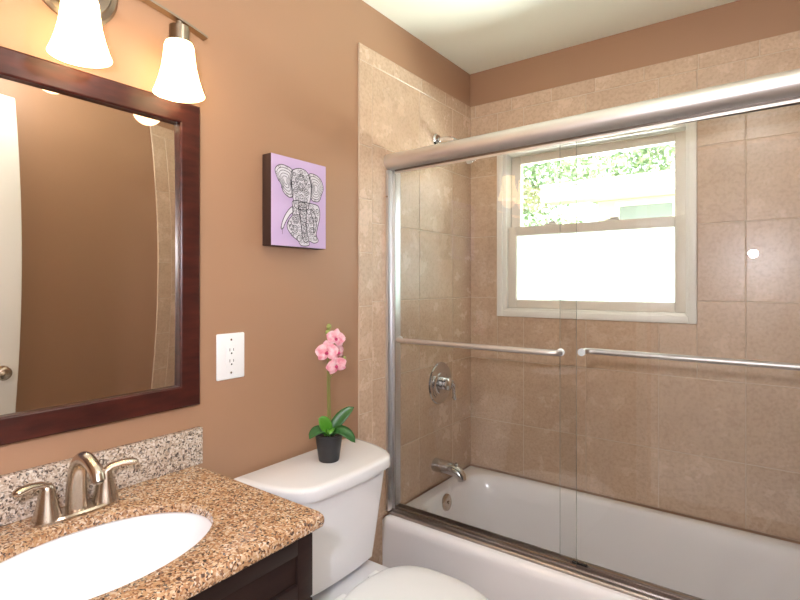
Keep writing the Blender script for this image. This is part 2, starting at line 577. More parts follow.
# ------------------------------------------------------------------ door seen in the mirror
dr = struct_empty('door_1')
dm = MB().box((0, -0.018, 0.005), (0.80, 0.018, 2.13), 0.003)
for (z0, z1) in ((0.2, 0.95), (1.12, 1.95)):
    for xo in (0.11, 0.45):
        dm.box((xo, -0.021, z0), (xo + 0.24, 0.021, z1), 0.008)
dl = dm.obj('door_panel', M['white_paint'], dr)
kb = MB()
for s_ in (-1, 1):
    kb.lathe([(0.0, 0), (0.03, 0), (0.03, 0.006), (0.012, 0.012), (0.011, 0.03), (0.024, 0.04), (0.027, 0.052), (0.02, 0.062), (0, 0.066)], (0, 0, 0), 'Y', 24)
    if s_ == -1:
        kb.v = [(v[0], -v[1] - 0.018, v[2]) for v in kb.v]
    else:
        k = len(kb.v) // 2
        kb.v = kb.v[:k] + [(v[0], v[1] + 0.018, v[2]) for v in kb.v[k:]]
kb.v = [(v[0] + 0.74, v[1], v[2] + 0.985) for v in kb.v]
kb.obj('door_knob', M['brass'], dr)
dr.location = (1.462, 0.0, 0)
dr.rotation_euler = (0, 0, math.radians(93.0))

# ------------------------------------------------------------------ bathtub
TX0, TX1, TY0, TY1, TZ = 0.002, W - 0.002, 1.608, YB - 0.009, 0.410
tub = thing('bathtub', 'white enamel alcove bathtub with straight apron below the sliding glass doors', 'bathtub', (0.76, 1.98, 0))
NA = 160


def ray_rect(a, cx, cy, x0, x1, y0, y1):
    c, s_ = math.cos(a), math.sin(a)
    t = 1e9
    if c > 1e-9: t = min(t, (x1 - cx) / c)
    if c < -1e-9: t = min(t, (x0 - cx) / c)
    if s_ > 1e-9: t = min(t, (y1 - cy) / s_)
    if s_ < -1e-9: t = min(t, (y0 - cy) / s_)
    return (cx + c * t, cy + s_ * t)


def angle_list(cx, cy, x0, x1, y0, y1, n):
    A = [2 * PI * i / n for i in range(n)]
    for X in (x0, x1):
        for Y in (y0, y1):
            A.append(math.atan2(Y - cy, X - cx) % (2 * PI))
    return sorted(set(round(a, 6) for a in A))


def super_pt(a, cx, cy, ax, by, n):
    c, s_ = math.cos(a), math.sin(a)
    k = (abs(c / ax) ** n + abs(s_ / by) ** n) ** (-1 / n)
    return (cx + c * k, cy + s_ * k)


bcx, bcy = 0.765, 1.998
AL = angle_list(bcx, bcy, TX0, TX1, TY0, TY1, NA)
outer = [ray_rect(a, bcx, bcy, TX0, TX1, TY0, TY1) for a in AL]


def inset(p, d, x0, x1, y0, y1):
    return (min(max(p[0], x0 + d), x1 - d), min(max(p[1], y0 + d), y1 - d))


rings = []
for z, d in ((0.0, 0.004), (0.05, 0.004), (0.34, 0.002), (0.365, 0.0), (0.384, 0.0), (0.396, 0.004), (0.407, 0.011), (0.410, 0.02)):
    rings.append([inset(p, d, TX0, TX1, TY0, TY1) + (z,) for p in outer])
for z, ax, by, n_, dx in ((0.410, 0.70, 0.296, 7, 0), (0.407, 0.692, 0.288, 6.5, 0), (0.39, 0.686, 0.280, 6, 0), (0.34, 0.675, 0.270, 5.5, 0.0),
                          (0.22, 0.625, 0.250, 5, -0.015), (0.12, 0.585, 0.232, 4.5, -0.03), (0.075, 0.545, 0.212, 4, -0.03), (0.055, 0.49, 0.18, 3.5, -0.03), (0.05, 0.3, 0.1, 3, -0.03)):
    rings.append([super_pt(a, bcx + dx, bcy, ax, by, n_) + (z,) for a in AL])
MB().loft(rings, True, True).obj('tub_shell', M['tub'], tub, smooth=50)
# overflow plate on the drain end
ov = MB().lathe([(0.0, 0.012), (0.012, 0.012), (0.03, 0.010), (0.036, 0.006), (0.037, 0.0), (0.0, 0.0)], (0, 0, 0), 'X', 32)
ov.lathe([(0.0, 0.018), (0.006, 0.018), (0.008, 0.012), (0.008, 0.010)], (0, 0, 0), 'X', 16)
ov.xform(Matrix.Translation((0.088, 1.968, 0.362)) @ Matrix.Rotation(math.radians(-8), 4, 'Y'))
ov.obj('overflow_plate', M['nickel'], tub)
MB().lathe([(0.03, 0.0), (0.03, 0.003), (0.02, 0.005), (0.0, 0.004)], (0.28, 1.998, 0.05), n=24).obj('tub_drain', M['chrome_dull'], tub)

# ------------------------------------------------------------------ shower fittings on the left wall
sp = thing('tub_spout', 'satin chrome tub spout with pull-up diverter below the shower valve', 'faucet', (0.009, 2.0, 0.50))
pts = [(0.009, 2.0, 0.507), (0.03, 2.0, 0.507), (0.07, 2.0, 0.507), (0.105, 2.0, 0.504), (0.132, 2.0, 0.495), (0.148, 2.0, 0.480), (0.152, 2.0, 0.464)]
MB().tube(pts, [0.034, 0.033, 0.031, 0.029, 0.027, 0.024, 0.021], 24, flat=0.9).obj('spout_body', M['chrome_dull'], sp)
MB().lathe([(0.004, 0), (0.004, 0.018), (0.008, 0.02), (0.009, 0.026), (0.006, 0.030), (0, 0.031)], (0.122, 2.0, 0.508), n=16).obj('diverter_knob', M['chrome_dull'], sp)

vv = thing('shower_valve', 'round chrome shower valve plate with lever handle on left tile wall', 'shower valve', (0.009, 2.04, 0.88))
MB().lathe([(0.098, 0), (0.098, 0.003), (0.094, 0.008), (0.075, 0.011), (0.07, 0.009), (0.055, 0.010), (0.05, 0.014), (0.0, 0.016)], (0.009, 2.04, 0.88), 'X', 48).obj('valve_plate', M['chrome_dull'], vv)
hv = MB().lathe([(0.030, 0.0), (0.029, 0.015), (0.024, 0.020), (0.030, 0.026), (0.030, 0.040), (0.02, 0.048), (0, 0.05)], (0.022, 2.04, 0.88), 'X', 32)
hv.obj('valve_hub', M['chrome'], vv)
hl = MB().tube([(0.056, 2.045, 0.885), (0.066, 2.057, 0.888), (0.070, 2.066, 0.875), (0.070, 2.069, 0.85), (0.072, 2.071, 0.822)], [0.013, 0.012, 0.010, 0.009, 0.010], 16)
hl.lathe([(0, -0.015), (0.009, -0.011), (0.012, 0), (0.009, 0.010), (0, 0.012)], (0.072, 2.071, 0.814), n=16)
hl.obj('lever_handle', M['chrome'], vv)

sh = thing('wall_shower', 'chrome shower head on a short arm high on the left tile wall', 'shower head', (0.009, 2.01, 2.01))
MB().lathe([(0.032, 0), (0.032, 0.004), (0.026, 0.012), (0.013, 0.016), (0.011, 0.02)], (0.009, 2.01, 2.015), 'X', 32, cap1=True).obj('wall_flange', M['chrome'], sh)
MB().tube([(0.012, 2.01, 2.015), (0.05, 2.01, 2.018), (0.09, 2.01, 2.012), (0.13, 2.01, 1.985), (0.155, 2.01, 1.955)], 0.0105, 16).obj('shower_arm', M['chrome'], sh)
hd = MB().lathe([(0.0, -0.01), (0.014, -0.01), (0.017, 0.0), (0.014, 0.012), (0.016, 0.02), (0.030, 0.045), (0.034, 0.06), (0.032, 0.066), (0.0, 0.067)], n=28)
hd.xform(Matrix.Translation((0.155, 2.01, 1.955)) @ Matrix.Rotation(math.radians(140), 4, 'Y'))
hd.obj('spray_head', M['chrome'], sh)

# ------------------------------------------------------------------ sliding shower doors
GY0, GY1 = 1.668, 1.698
fr = thing('shower_door_frame', 'brushed metal frame of the tub doors with thick rounded header rail', 'shower frame', (0.76, 1.67, 0.4))
# header: D profile swept along x
prof = []
for i in range(25):
    a = -PI / 2 + PI * i / 24
    prof.append((1.6575 - 0.046 * max(0.0, math.cos(a)) ** 0.8, 1.855 + 0.034 * math.sin(a)))
prof = [(1.714, 1.843), (1.6575, 1.843)] + prof + [(1.714, 1.889)]
hz = lambda x_: -0.012 + 0.0135 * x_       # the rail is hung a little out of level
MB().loft([[(x_, y_, z_ + hz(x_)) for (y_, z_) in prof] for x_ in (0.010, W - 0.010)]).obj('header_rail', M['alu'], fr, smooth=40)
hc = MB()
sweep = lambda sec: [[(x_, y_, z_ + hz(x_)) for (y_, z_) in sec] for x_ in (0.036, W - 0.036)]
hc.loft(sweep(((1.650, 1.815), (1.657, 1.815), (1.657, 1.8215), (1.650, 1.8215))))
MB().loft(sweep(((1.652, 1.8065), (1.6565, 1.8065), (1.6565, 1.8145), (1.652, 1.8145)))).obj('header_lip', M['alu'], fr, smooth=0)
hc.obj('header_channel', M['alu_dark'], fr, smooth=0)
bt = MB()
tp_ = [(1.637, 0.4105), (1.637, 0.417), (1.641, 0.421), (1.655, 0.423), (1.657, 0.427), (1.660, 0.427), (1.6605, 0.415), (1.680, 0.416), (1.681, 0.427), (1.684, 0.427), (1.685, 0.416), (1.708, 0.415), (1.709, 0.429), (1.713, 0.429), (1.714, 0.4105)]
bt.loft([[(x_, y_, z_) for (y_, z_) in tp_] for x_ in (0.010, W - 0.010)])
bt.obj('bottom_track', M['track'], fr, smooth=20)
for nm, x0, x1 in (('a', 0.0092, 0.034), ('b', W - 0.034, W - 0.0092)):
    j = MB().box((x0, 1.624, 0.4255), (x0 + 0.014 if nm == 'a' else x1, 1.652, 1.8085), 0.003)
    if nm == 'b': j = MB().box((x1 - 0.014, 1.624, 0.4255), (x1, 1.652, 1.8085), 0.003)
    j.box((x0, 1.652, 0.430), (x1, 1.657, 1.7935), 0.002)
    j.box((x0, 1.657, 0.430), (x0 + 0.012, 1.712, 1.815), 0.002) if nm == 'a' else j.box((x1 - 0.012, 1.657, 0.430), (x1, 1.712, 1.815), 0.002)
    jj = j.obj('side_jamb', M['alu_pale'], fr)
    MB().lathe([(0, -0.003), (0.004, -0.0025), (0.005, 0)], (x0 + 0.007 if nm == 'a' else x1 - 0.007, 1.624, 1.70), 'Y', 16).obj('screw', M['chrome_dull'], jj)


def sliding_door(label, x0, x1, gy, bar_y, bar0, bar1, side):
    t = thing('sliding_glass_door', label, 'shower door', ((x0 + x1) / 2, gy, 0.44), 'sliding glass doors over the tub')
    MB().box((x0, gy - 0.003, 0.430), (x1, gy + 0.003, 1.829)).obj('glass_panel', [M['glass'], M['glass_edge']], t, smooth=0)
    o = t.children[0]
    for p in o.data.polygons:
        if abs(p.normal.x) > 0.5: p.material_index = 1
    # towel bar bent back to the glass at both ends
    e = 0.03
    gx = gy + side * 0.0032
    ge = gx + side * 0.003
    pts = [(bar0 + 0.004, ge, 1.121), (bar0 + 0.004, gx + (bar_y - gx) * 0.6, 1.121), (bar0 + 0.012, bar_y - side * 0.003, 1.121), (bar0 + e, bar_y, 1.121)]
    pts += [(bar0 + (bar1 - bar0) * k / 6, bar_y, 1.121) for k in range(1, 6)]
    pts += [(bar1 - e, bar_y, 1.121), (bar1 - 0.012, bar_y - side * 0.003, 1.121), (bar1 - 0.004, gx + (bar_y - gx) * 0.6, 1.121), (bar1 - 0.004, ge, 1.121)]
    b = MB().tube(pts, 0.0098, 16, up=(0, 0, 1)).obj('towel_bar', M['alu'], t, smooth=60)
    for xx in (bar0 + 0.004, bar1 - 0.004):
        a0, a1 = sorted((gx, gx + side * 0.004))
        MB().lathe([(0.0, a0), (0.0125, a0), (0.0125, a1), (0.0, a1)], (xx, 0, 1.121), 'Y', 20).obj('bar_washer', M['plastic_white'], b)
    # top hanger strip
    MB().box((x0 + 0.002, gy - 0.006, 1.817), (x1 - 0.002, gy - 0.0032, 1.829)).obj('hanger_strip', M['alu_dark'], t, smooth=0)
    return t


sliding_door('left glass tub door, its towel bar on the room side', 0.024, 0.762, GY0, 1.630, 0.052, 0.716, -1)
sliding_door('right glass tub door, its towel bar on the tub side', 0.698, W - 0.024, GY1, 1.750, 0.764, 1.455, 1)
MB().box((0.742, 1.6860, 0.4165), (0.79, 1.6938, 0.432)).obj('door_guide', M['rubber'], fr)

# ------------------------------------------------------------------ vanity
VY0, VY1, VX = 0.11, 0.768, 0.482
van = thing('vanity_cabinet', 'dark espresso vanity cabinet under the granite countertop', 'cabinet', (0.0, 0.44, 0))
cb = MB()
for y in (VY0, VY1 - 0.016):
    cb.box((0.002, y, 0.09), (VX - 0.02, y + 0.016, 0.8245), 0.001)
cb.box((0.002, VY0 + 0.016, 0.09), (VX - 0.02, VY1 - 0.016, 0.106)); cb.box((0.002, VY0 + 0.016, 0.106), (0.010, VY1 - 0.016, 0.8245))
cb.box((VX - 0.038, VY0 + 0.016, 0.60), (VX - 0.02, VY1 - 0.016, 0.676)); cb.box((VX - 0.038, VY0 + 0.016, 0.106), (VX - 0.02, VY0 + 0.05, 0.60)); cb.box((VX - 0.038, VY1 - 0.05, 0.106), (VX - 0.02, VY1 - 0.016, 0.60))
cb.box((0.002, VY0 + 0.005, 0), (VX - 0.075, VY1 - 0.005, 0.0895))
cb.obj('cabinet_body', M['espresso'], van)


def shaker(y0, y1, z0, z1, fw_, x=VX - 0.0195):
    m_ = MB()
    m_.box((x, y0, z0), (x + 0.012, y1, z1))
    m_.box((x + 0.006, y0, z0), (x + 0.02, y0 + fw_, z1), 0.003); m_.box((x + 0.006, y1 - fw_, z0), (x + 0.02, y1, z1), 0.003)
    m_.box((x + 0.006, y0 + fw_, z0), (x + 0.02, y1 - fw_, z0 + fw_), 0.003); m_.box((x + 0.006, y0 + fw_, z1 - fw_), (x + 0.02, y1 - fw_, z1), 0.003)
    return m_


dw = shaker(VY0 + 0.002, VY1 - 0.001, 0.678, 0.8220, 0.042)
dw.obj('drawer_front', M['espresso'], van)
ym = (VY0 + VY1) / 2
for (a, b_, hy) in ((VY0 + 0.002, ym - 0.001, ym - 0.03), (ym + 0.001, VY1 - 0.001, ym + 0.03)):
    d_ = shaker(a, b_, 0.10, 0.674, 0.05).obj('cabinet_door', M['espresso'], van)
    MB().lathe([(0.006, 0), (0.005, 0.012), (0.012, 0.02), (0.013, 0.026), (0, 0.029)], (VX, hy, 0.62), 'X', 20).obj('knob', M['nickel'], d_)

# granite top with an oval cut-out
CX0, CX1, CY0, CY1, CZ = 0.002, 0.506, 0.09, 0.787, 0.855
scx, scy, sa, sbb = 0.275, 0.418, 0.150, 0.222
AL2 = angle_list(scx, scy, CX0, CX1, CY0, CY1, 120)
# extra angles close to the corner keep it crisp
out2 = [ray_rect(a, scx, scy, CX0, CX1, CY0, CY1) for a in AL2]


def inset_r(p, d, r=0.016):
    x, y = inset(p, d, CX0, CX1, CY0, CY1)
    # rounded front corners
    for (qx, qy, sx, sy) in ((CX1 - d, CY1 - d, 1, 1), (CX1 - d, CY0 + d, 1, -1)):
        ex, ey = (x - (qx - sx * r)) * sx, (y - (qy - sy * r)) * sy
        if ex > 0 and ey > 0:
            L_ = math.hypot(ex, ey)
            if L_ > r: x, y = qx - sx * r + sx * ex / L_ * r, qy - sy * r + sy * ey / L_ * r
    return (x, y)


er = lambda a, s_=0.0: super_pt(a, scx, scy, sa + s_, sbb + s_, 2.0)
rings = [[er(a) + (CZ - 0.018,) for a in AL2], [inset_r(p, 0.026) + (CZ - 0.018,) for p in out2], [inset_r(p, 0.026) + (CZ - 0.03,) for p in out2]]
for d, z in ((0.006, CZ - 0.03), (0.0015, CZ - 0.026), (0.0, CZ - 0.02), (0.0, CZ - 0.012), (0.002, CZ - 0.005), (0.006, CZ - 0.001), (0.012, CZ)):
    rings.append([inset_r(p, d) + (z,) for p in out2])
for s_, z in ((0.003, CZ), (0.001, CZ - 0.001), (0.0, CZ - 0.004), (0.0, CZ - 0.018)):
    rings.append([er(a, s_) + (z,) for a in AL2])
ct = thing('countertop', 'speckled tan granite countertop with an oval sink cut-out and backsplash', 'countertop', (0.25, 0.44, CZ - 0.03))
MB().loft(rings, False, False).obj('counter_slab', M['granite'], ct, smooth=30)
MB().box((0.0015, CY0, CZ + 0.0003), (0.021, CY1 + 0.012, CZ + 0.099), 0.002).obj('backsplash', M['granite_pale'], ct)

SZ = CZ + 0.012
sk = thing('sink', 'white oval undermount sink below the granite countertop', 'sink', (scx, scy, SZ - 0.17))
rings = []
AS = [2 * PI * i / 72 for i in range(72)]
for s_, z in ((0.006, SZ - 0.040), (0.006, SZ - 0.0308), (0.004, SZ - 0.0308), (-0.002, SZ - 0.036), (-0.010, SZ - 0.06), (-0.022, SZ - 0.10), (-0.045, SZ - 0.14), (-0.08, SZ - 0.162), (-0.11, SZ - 0.168), (-0.122, SZ - 0.17)):
    rings.append([super_pt(a, scx, scy, sa + s_, sbb + s_, 2.0) + (z,) for a in AS])
# outer underside
under = []
for s_, z in ((-0.115, SZ - 0.182), (-0.07, SZ - 0.176), (-0.033, SZ - 0.15), (-0.010, SZ - 0.10), (0.002, SZ - 0.055)):
    under.append([super_pt(a, scx, scy, sa + s_, sbb + s_, 2.0) + (z,) for a in AS])
MB().loft(under + rings, True, True).obj('basin', M['porcelain'], sk, smooth=50)
MB().lathe([(0.0, 0.002), (0.016, 0.002), (0.021, 0.004), (0.023, 0.0)], (scx, scy, SZ - 0.1695), n=24).obj('drain', M['chrome_dull'], sk)

# faucet
FX, FY, FZ = 0.072, 0.468, CZ + 0.0005
fc = thing('faucet', 'brushed nickel two-handle faucet with arched spout behind the oval sink', 'faucet', (FX, FY, FZ))
pl = MB()
ring = lambda s_, z: [super_pt(2 * PI * i / 48, FX, FY, 0.028 + s_, 0.085 + s_, 3.2) + (FZ + z,) for i in range(48)]
pl.loft([ring(0, 0), ring(0, 0.005), ring(-0.003, 0.009), ring(-0.012, 0.011)], True, True)
pl.obj('base_plate', M['nickel'], fc)
for s_ in (-1, 1):
    hy = FY + s_ * 0.0565
    h = MB().lathe([(0.027, 0.006), (0.026, 0.012), (0.021, 0.03), (0.0155, 0.055), (0.0135, 0.066), (0.0125, 0.072), (0.008, 0.078), (0, 0.08)], (FX, hy, FZ), n=32)
    ho = h.obj('handle_base', M['nickel'], fc)
    lev = MB().tube([(FX + 0.0, hy - s_ * 0.004, FZ + 0.070), (FX + 0.002, hy + s_ * 0.012, FZ + 0.080), (FX + 0.008, hy + s_ * 0.032, FZ + 0.0835), (FX + 0.014, hy + s_ * 0.052, FZ + 0.082), (FX + 0.018, hy + s_ * 0.060, FZ + 0.080), (FX + 0.0195, hy + s_ * 0.064, FZ + 0.079)],
                    [0.011, 0.0108, 0.0105, 0.012, 0.0095, 0.003], 18, flat=0.66, up=(0, 0, 1))
    lev.obj('lever', M['nickel'], ho)
spt = bez((FX - 0.004, FY, FZ + 0.006), (FX - 0.012, FY, FZ + 0.085), (FX + 0.008, FY, FZ + 0.140), (FX + 0.062, FY + 0.002, FZ + 0.116), 14)
spt += bez(spt[-1], (FX + 0.084, FY + 0.003, FZ + 0.106), (FX + 0.090, FY + 0.003, FZ + 0.098), (FX + 0.093, FY + 0.003, FZ + 0.086), 5)[1:]
rd = [0.021 - 0.0075 * min(1, i / 14) for i in range(len(spt))]
MB().tube(spt, rd, 24, up=(1, 0, 0)).obj('spout', M['nickel'], fc, smooth=60)
MB().lathe([(0.0, 0.0), (0.0105, 0.0), (0.0105, 0.004), (0, 0.004)], (spt[-1][0], spt[-1][1], spt[-1][2] - 0.003), n=20).obj('aerator', M['chrome_dull'], fc)
MB().lathe([(0.003, 0), (0.003, 0.055), (0.006, 0.058), (0.007, 0.066), (0.003, 0.07), (0, 0.07)], (FX - 0.024, FY, FZ + 0.008), n=12).obj('lift_rod', M['nickel'], fc)

# ------------------------------------------------------------------ mirror
MY0, MY1, MZ0, MZ1, MF = 0.05, 0.788, 1.020, 1.826, 0.057
mr = thing('wall_mirror', 'large wall mirror in a dark cherry wood frame over the vanity', 'mirror', (0.0, (MY0 + MY1) / 2, MZ0))
fm = MB()
# mitred frame members with a stepped inner lip
prof_f = [(0.001, 0.0), (0.024, 0.0), (0.027, 0.004), (0.027, 0.053), (0.0255, 0.0555), (0.024, 0.057), (0.001, 0.057)]
cor = [(MY0, MZ0, 1, 1), (MY1, MZ0, -1, 1), (MY1, MZ1, -1, -1), (MY0, MZ1, 1, -1)]
rings = [[(px, c[0] + c[2] * d, c[1] + c[3] * d) for (px, d) in prof_f] for c in cor]
rings.append(rings[0])
fm.loft(rings, False, False)
fm.obj('mirror_frame', M['cherry'], mr, smooth=20)
gm = MB()
ny, nz = 40, 40
gy0, gy1, gz0, gz1 = MY0 + MF - 0.002, MY1 - MF + 0.002, MZ0 + MF - 0.002, MZ1 - MF + 0.002
V = []
for i in range(nz + 1):
    for k in range(ny + 1):
        y = gy0 + (gy1 - gy0) * k / ny; z = gz0 + (gz1 - gz0) * i / nz
        zz = z - 1.40
        # a slightly warped sheet, as old mirror glass is
        V.append((0.0112 - 0.085 * (y - 0.52) * (zz * zz - 0.05), y, z))
Fq = [(i * (ny + 1) + k, i * (ny + 1) + k + 1, (i + 1) * (ny + 1) + k + 1, (i + 1) * (ny + 1) + k) for i in range(nz) for k in range(ny)]
gm.add(V, Fq)
mg = gm.obj('mirror_glass', M['mirror'], mr, smooth=60, recalc=False)
MB().box((0.0008, gy0, gz0), (0.0050, gy1, gz1)).obj('backing_board', M['canvas_side'], mr, smooth=0)

# ------------------------------------------------------------------ vanity light
LX = 0.085
LYS = [0.245, 0.469, 0.693]
vl = thing('vanity_light', 'brushed nickel three-lamp vanity light with lit bell shades above the mirror', 'light', (0.0, 0.466, 2.0))
MB().lathe([(0.092, 0.001), (0.092, 0.008), (0.086, 0.014), (0.074, 0.016), (0.070, 0.022), (0.0, 0.026)], (0, 0.49, 2.028), 'X', 48).obj('back_plate', M['nickel_dark'], vl)
MB().tube([(0.02, 0.49, 2.028), (0.045, 0.488, 2.046), (0.070, 0.478, 2.040), (LX, 0.468, 2.021)], [0.012, 0.010, 0.010, 0.010], 16).obj('arm', M['nickel_dark'], vl)
bar = []
for i in range(25):
    y = 0.466 - 0.300 + 0.60 * i / 24
    bar.append((LX, y, 2.026 - 0.44 * (y - 0.466) ** 2))
rings = []
for (x_, y, z) in bar:
    rings.append([(x_ - 0.011, y, z - 0.003), (x_ + 0.011, y, z - 0.003), (x_ + 0.011, y, z + 0.003), (x_ - 0.011, y, z + 0.003)])
MB().loft(rings).obj('cross_bar', M['nickel_dark'], vl, smooth=20)
for ly in LYS:
    zb = 2.026 - 0.44 * (ly - 0.466) ** 2 - 0.003
    so_ = MB().lathe([(0.0, 0), (0.008, 0), (0.008, -0.012), (0.024, -0.014), (0.024, -0.02), (0.024, -0.0515), (0.0, -0.0515)], (LX, ly, zb), n=28).obj('socket', M['nickel_dark'], vl)
    zs = zb - 0.052 - 0.008 * (1 - ((ly - 0.466) / 0.224) ** 2)
    pr_ = [(0.0245, 0.0), (0.032, -0.003), (0.035, -0.012), (0.037, -0.034), (0.041, -0.064), (0.0475, -0.092), (0.055, -0.116), (0.0605, -0.130), (0.0575, -0.130), (0.051, -0.114), (0.0445, -0.090), (0.039, -0.064), (0.0345, -0.034), (0.032, -0.012), (0.0245, -0.005)]
    sd = MB().lathe(pr_, (LX, ly, zs), n=40, cap0=True, cap1=True).obj('lamp_shade', M['shade'], vl)
    MB().lathe([(0.0, -0.105), (0.012, -0.102), (0.020, -0.09), (0.023, -0.075), (0.020, -0.056), (0.013, -0.042), (0.013, -0.012), (0, -0.012)], (LX, ly, zs), n=24).obj('bulb', M['bulb'], vl)
    pl_ = lamp('bulb_light', 'POINT', (LX, ly, zs - 0.14), 0.25, (1, 0.70, 0.42), shadow_soft_size=0.04)
    pl_.parent = vl; pl_.location = (LX, ly - 0.466, zs - 0.14 - 2.0)

# ------------------------------------------------------------------ outlet
ot = thing('wall_outlet', 'white double electrical outlet with wide wall plate beside the mirror', 'outlet', (0, 0.899, 1.136))
MB().box((0.0005, 0.899 - 0.047, 1.136 - 0.0665), (0.0065, 0.899 + 0.047, 1.136 + 0.0665), 0.004, 3).obj('wall_plate', M['plastic_white'], ot)
MB().box((0.0067, 0.899 - 0.0165, 1.136 - 0.033), (0.0085, 0.899 + 0.0165, 1.136 + 0.033), 0.0008).obj('receptacle', M['plastic_white'], ot)
for z in (1.136 + 0.016, 1.136 - 0.016):
    s2 = MB()
    for y, hh in ((-0.006, 0.0042), (0.0065, 0.0036)):
        s2.box((0.0086, 0.899 + y - 0.0009, z + 0.003 - hh), (0.0089, 0.899 + y + 0.0009, z + 0.003 + hh))
    s2.lathe([(0.0026, 0.0086), (0.0026, 0.0089), (0, 0.0089)], (0, 0.899, z - 0.0075), 'X', 12)
    s2.obj('socket_slots', M['slot'], ot, smooth=0)
for z in (1.136 + 0.048, 1.136 - 0.048):
    MB().lathe([(0.0032, 0.0064), (0.0032, 0.0072), (0, 0.0078)], (0, 0.899, z), 'X', 12).obj('screw', M['chrome_dull'], ot)

# ------------------------------------------------------------------ canvas picture with an elephant
PY0, PY1, PZ0, PZ1, PX = 1.0146, 1.250, 1.465, 1.748, 0.043
pc = thing('canvas_picture', 'small lavender canvas picture of a patterned elephant on the tan wall', 'picture', (0, 1.132, 1.465))
MB().box((0.001, PY0, PZ0), (PX - 0.001, PY1, PZ1), 0.002).obj('canvas_block', M['canvas_side'], pc)
MB().box((PX - 0.0012, PY0 + 0.0008, PZ0 + 0.0008), (PX, PY1 - 0.0008, PZ1 - 0.0008)).obj('painted_face', M['canvas'], pc, smooth=0)
PWid, PHei = PY1 - PY0, PZ1 - PZ0


def uv(u, v, lift):     # u right 0..1, v down 0..1
    return (PX + lift, PY0 + u * PWid, PZ1 - v * PHei)


def blob(mb, pts, lift):
    n_ = len(pts)
    V = [uv(u, v, lift) for u, v in pts]
    c = (sum(p[0] for p in pts) / n_, sum(p[1] for p in pts) / n_)
    V.append(uv(c[0], c[1], lift))
    mb.add(V, [(i, (i + 1) % n_, n_) for i in range(n_)])


def smooth_closed(pts, k=6):
    out = []; n_ = len(pts)
    for i in range(n_):
        p0, p1, p2, p3 = (pts[(i + j - 1) % n_] for j in range(4))
        for s_ in range(k):
            t = s_ / k
            out.append(tuple(0.5 * (2 * p1[d] + (p2[d] - p0[d]) * t + (2 * p0[d] - 5 * p1[d] + 4 * p2[d] - p3[d]) * t * t + (3 * p1[d] - p0[d] - 3 * p2[d] + p3[d]) * t ** 3) for d in range(2)))
    return out


def ribbon(mb, pts, w, lift, closed=False):
    n_ = len(pts)
    Vv = []
    for i in range(n_):
        a = pts[(i - 1) % n_] if closed else pts[max(i - 1, 0)]
        b_ = pts[(i + 1) % n_] if closed else pts[min(i + 1, n_ - 1)]
        dx, dy = (b_[0] - a[0]) * PWid, (b_[1] - a[1]) * PHei
        l_ = math.hypot(dx, dy) or 1
        ox, oy = -dy / l_ * w / 2 / PWid, dx / l_ * w / 2 / PHei
        Vv += [uv(pts[i][0] + ox, pts[i][1] + oy, lift), uv(pts[i][0] - ox, pts[i][1] - oy, lift)]
    Fc = [(2 * i, 2 * i + 1, (2 * i + 3) % (2 * n_), (2 * i + 2) % (2 * n_)) for i in range(n_ if closed else n_ - 1)]
    mb.add(Vv, Fc)


head = smooth_closed([(0.36, 0.14), (0.50, 0.10), (0.63, 0.13), (0.70, 0.24), (0.70, 0.38), (0.66, 0.50), (0.62, 0.56), (0.42, 0.56), (0.37, 0.46), (0.34, 0.34), (0.33, 0.22)])
ear_l = smooth_closed([(0.36, 0.15), (0.26, 0.11), (0.14, 0.11), (0.06, 0.17), (0.10, 0.26), (0.16, 0.32), (0.20, 0.40), (0.30, 0.45), (0.37, 0.42), (0.34, 0.28)])
ear_r = smooth_closed([(0.66, 0.15), (0.76, 0.13), (0.88, 0.17), (0.94, 0.27), (0.90, 0.36), (0.86, 0.43), (0.78, 0.45), (0.70, 0.42), (0.70, 0.28)])
body = smooth_closed([(0.38, 0.48), (0.66, 0.48), (0.84, 0.50), (0.87, 0.62), (0.83, 0.74), (0.80, 0.84), (0.84, 0.91), (0.76, 0.94), (0.66, 0.92), (0.66, 0.97), (0.52, 0.98), (0.46, 0.93), (0.36, 0.88), (0.27, 0.80), (0.28, 0.72), (0.36, 0.64), (0.36, 0.56)])
tusk_l = smooth_closed([(0.36, 0.55), (0.28, 0.60), (0.20, 0.70), (0.16, 0.80), (0.19, 0.81), (0.24, 0.73), (0.31, 0.65), (0.38, 0.60)])
tusk_r = smooth_closed([(0.70, 0.54), (0.77, 0.60), (0.80, 0.68), (0.79, 0.78), (0.75, 0.82), (0.75, 0.77), (0.75, 0.68), (0.70, 0.60)])
trunk = smooth_closed([(0.46, 0.50), (0.60, 0.50), (0.61, 0.62), (0.61, 0.74), (0.63, 0.84), (0.66, 0.90), (0.60, 0.94), (0.54, 0.90), (0.52, 0.78), (0.49, 0.64)])
ew = MB()
for shape, lf in ((body, 0.0004), (ear_l, 0.0006), (ear_r, 0.0006), (head, 0.0008), (tusk_l, 0.0010), (tusk_r, 0.0010), (trunk, 0.0012)):
    blob(ew, shape, lf)
ew.obj('elephant_drawing', M['ele_white'], pc, smooth=0)
ik = MB()
LI = 0.0016
for shape in (body, ear_l, ear_r, head, tusk_l, tusk_r, trunk):
    ribbon(ik, shape, 0.0024, LI, True)


def scaled(shape, k):
    cx = sum(p[0] for p in shape) / len(shape); cy = sum(p[1] for p in shape) / len(shape)
    return [(cx + (p[0] - cx) * k, cy + (p[1] - cy) * k) for p in shape]


def circ(u, v, r, n_=16):
    return [(u + r * math.cos(2 * PI * i / n_), v + r * PWid / PHei * math.sin(2 * PI * i / n_)) for i in range(n_)]


